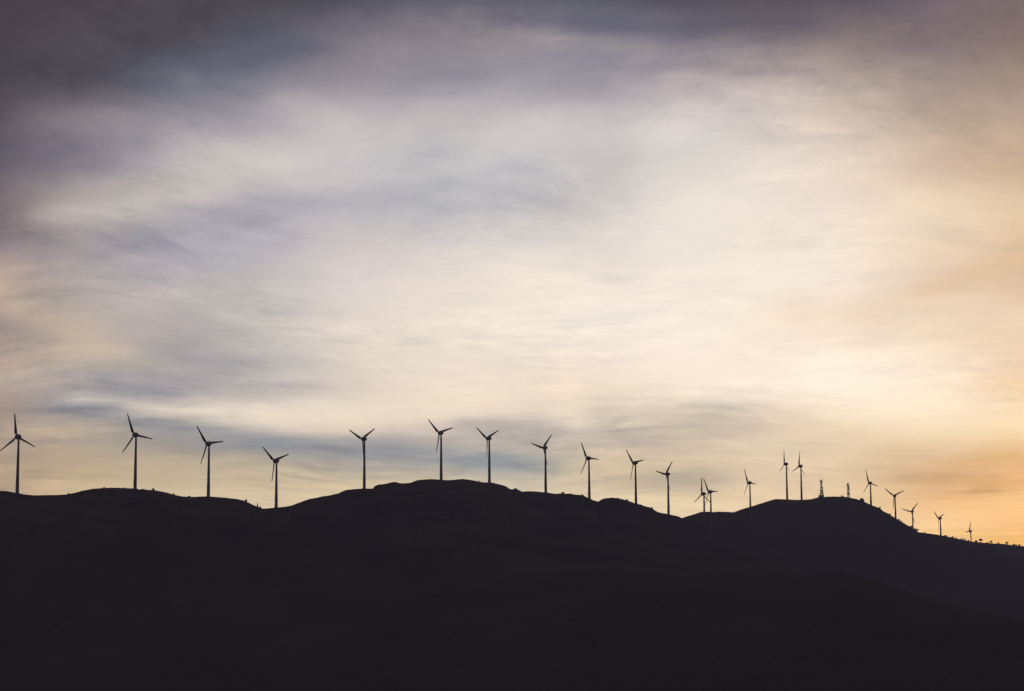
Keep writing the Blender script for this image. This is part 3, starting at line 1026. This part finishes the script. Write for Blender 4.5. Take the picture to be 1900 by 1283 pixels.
def row_node(i):
    """one elevation of the cloud sheet: colour over azimuth (a ramp holds 32 stops, so two of them)"""
    g = bpy.data.node_groups.new("cloud_row", "ShaderNodeTree")
    for s in ("left", "right", "side"): g.interface.new_socket(s, in_out="INPUT", socket_type="NodeSocketFloat")
    g.interface.new_socket("colour", in_out="OUTPUT", socket_type="NodeSocketColor")
    gi, go = g.nodes.new("NodeGroupInput"), g.nodes.new("NodeGroupOutput")
    ramps = []
    for half in (0, 1):
        rp = g.nodes.new("ShaderNodeValToRGB")
        cr = rp.color_ramp
        for j in range(HALF + 1):
            pos = j / HALF
            if j == 0: e = cr.elements[0]; e.position = 0.0
            elif j == 1: e = cr.elements[1]; e.position = pos
            else: e = cr.elements.new(pos)
            e.color = (*[float(v) for v in SKY_TABLE[i, half * HALF + j]], 1)
        g.links.new(gi.outputs[half], rp.inputs["Fac"])
        ramps.append(rp)
    mx = g.nodes.new("ShaderNodeMix")
    mx.data_type = "RGBA"
    g.links.new(ramps[0].outputs["Color"], mx.inputs["A"])
    g.links.new(ramps[1].outputs["Color"], mx.inputs["B"])
    g.links.new(gi.outputs[2], mx.inputs["Factor"])
    g.links.new(mx.outputs["Result"], go.inputs[0])
    n = node("ShaderNodeGroup")
    n.node_tree = g
    for k, s in enumerate((az_left, az_right, right_side)): L(s, n.inputs[k])
    return n.outputs[0]


az_left = math_("MULTIPLY", azn, 2.0, clamp=True)
az_right = math_("SUBTRACT", math_("MULTIPLY", azn, 2.0), 1.0, clamp=True)
right_side = math_("GREATER_THAN", azn, 0.5)
sky_col = None
for i in range(SKY_ROWS):
    band = row_node(i)
    sky_col = band if sky_col is None else mixc(math_("SUBTRACT", row, float(i - 1), clamp=True), sky_col, band)
# fibres and mottling of the cloud sheet
f1 = noise_(cloud, 1.25, 9.0, 0.64, 0.25)
f2 = noise_(cloud, 0.6, 4.0, 0.55, 0.3)
DET = (0.66, 0.40)
k1 = math_("MULTIPLY", math_("SUBTRACT", f1.outputs["Fac"], .5), DET[0])
k1 = math_("ADD", k1, math_("MULTIPLY", math_("SUBTRACT", f2.outputs["Fac"], .5), DET[1]))
lum = node("ShaderNodeRGBToBW")
L(sky_col, lum.inputs[0])
k1 = math_("MULTIPLY", k1, math_("MAXIMUM", math_("SUBTRACT", 1.30, lum.outputs[0]), 0.30))      # the brightest sheet is even
fm = node("ShaderNodeMapping")                               # long thin filaments, slightly tilted
fm.inputs["Rotation"].default_value = (0, 0, R(-7))
fm.inputs["Scale"].default_value = (0.42, 1.0, 1.0)
L(cloud, fm.inputs["Vector"])
f3 = noise_(fm.outputs[0], 1.6, 5.0, 0.58, 0.5)
ridge = math_("SUBTRACT", 0.16, math_("ABSOLUTE", math_("SUBTRACT", f3.outputs["Fac"], .5)))
k1 = math_("ADD", k1, math_("MULTIPLY", ridge, 0.36))
k1 = math_("SUBTRACT", k1, 0.026)
veil = noise_(cloud, 0.33, 2.0, 0.5)                          # fibres show in some places and melt away in others
vr = node("ShaderNodeMapRange", interpolation_type="SMOOTHSTEP")
L(veil.outputs["Fac"], vr.inputs["Value"])
vr.inputs["From Min"].default_value, vr.inputs["From Max"].default_value = 0.38, 0.62
vr.inputs["To Min"].default_value, vr.inputs["To Max"].default_value = 0.45, 1.3
k1 = math_("MULTIPLY", k1, vr.outputs[0])
lo = node("ShaderNodeMapRange")                              # the far part of the sheet is broken into smaller bars
L(el, lo.inputs["Value"])
lo.inputs["From Min"].default_value, lo.inputs["From Max"].default_value = 1.0, 8.0
lo.inputs["To Min"].default_value, lo.inputs["To Max"].default_value = 1.7, 1.0
k1 = math_("MULTIPLY", k1, lo.outputs[0])
k2 = math_("ADD", 1.0, k1)
dm = node("ShaderNodeMapRange")
L(k2, dm.inputs["Value"])
dm.inputs["From Min"].default_value = 0.8
dm.inputs["From Max"].default_value = 1.2
dm.clamp = False
tint = mixc(dm.outputs[0], (0.77, 0.80, 0.85), (1.23, 1.20, 1.16))
sky_col = mixc(1.0, sky_col, tint, "MULTIPLY")

nishita = node("ShaderNodeTexSky", sky_type="NISHITA", sun_disc=False)
nishita.sun_elevation = R(SUN_EL)
nishita.sun_rotation = R(SUN_AZ)
nishita.altitude = 300
nishita.air_density = 1.0
nishita.dust_density = 2.0
nv = node("ShaderNodeVectorMath", operation="SCALE")
nv.inputs["Scale"].default_value = 0.05
L(nishita.outputs[0], nv.inputs[0])
clear = nv.outputs[0]
# away from the glow the cloud sheet is thick and dull
DULL = (0.135, 0.114, 0.126)
rear = mixc(0.35, DULL, clear)
aw = node("ShaderNodeMapRange", interpolation_type="SMOOTHSTEP")
L(math_("ABSOLUTE", az), aw.inputs["Value"])
aw.inputs["From Min"].default_value, aw.inputs["From Max"].default_value = 20, 48
ew = node("ShaderNodeMapRange", interpolation_type="SMOOTHSTEP")
L(el, ew.inputs["Value"])
ew.inputs["From Min"].default_value, ew.inputs["From Max"].default_value = 19, 40
away = math_("MAXIMUM", aw.outputs[0], ew.outputs[0])
seen = mixc(0.06, sky_col, clear)
final = mixc(away, seen, rear)
bg = node("ShaderNodeBackground")
L(final, bg.inputs["Color"])
bg.inputs["Strength"].default_value = 1.0
out = node("ShaderNodeOutputWorld")
L(bg.outputs[0], out.inputs["Surface"])
w.cycles.sampling_method = "MANUAL"
w.cycles.sample_map_resolution = 1024

# ------------------------------------------------------------------ render settings
scene.render.engine = "CYCLES"
scene.view_settings.view_transform = "Standard"
scene.view_settings.look = "None"
scene.view_settings.exposure = 0.0
scene.view_settings.gamma = 1.0
scene.cycles.use_denoising = True
scene.cycles.denoising_prefilter = 'NONE'
scene.cycles.max_bounces = 6
scene.cycles.volume_bounces = 1
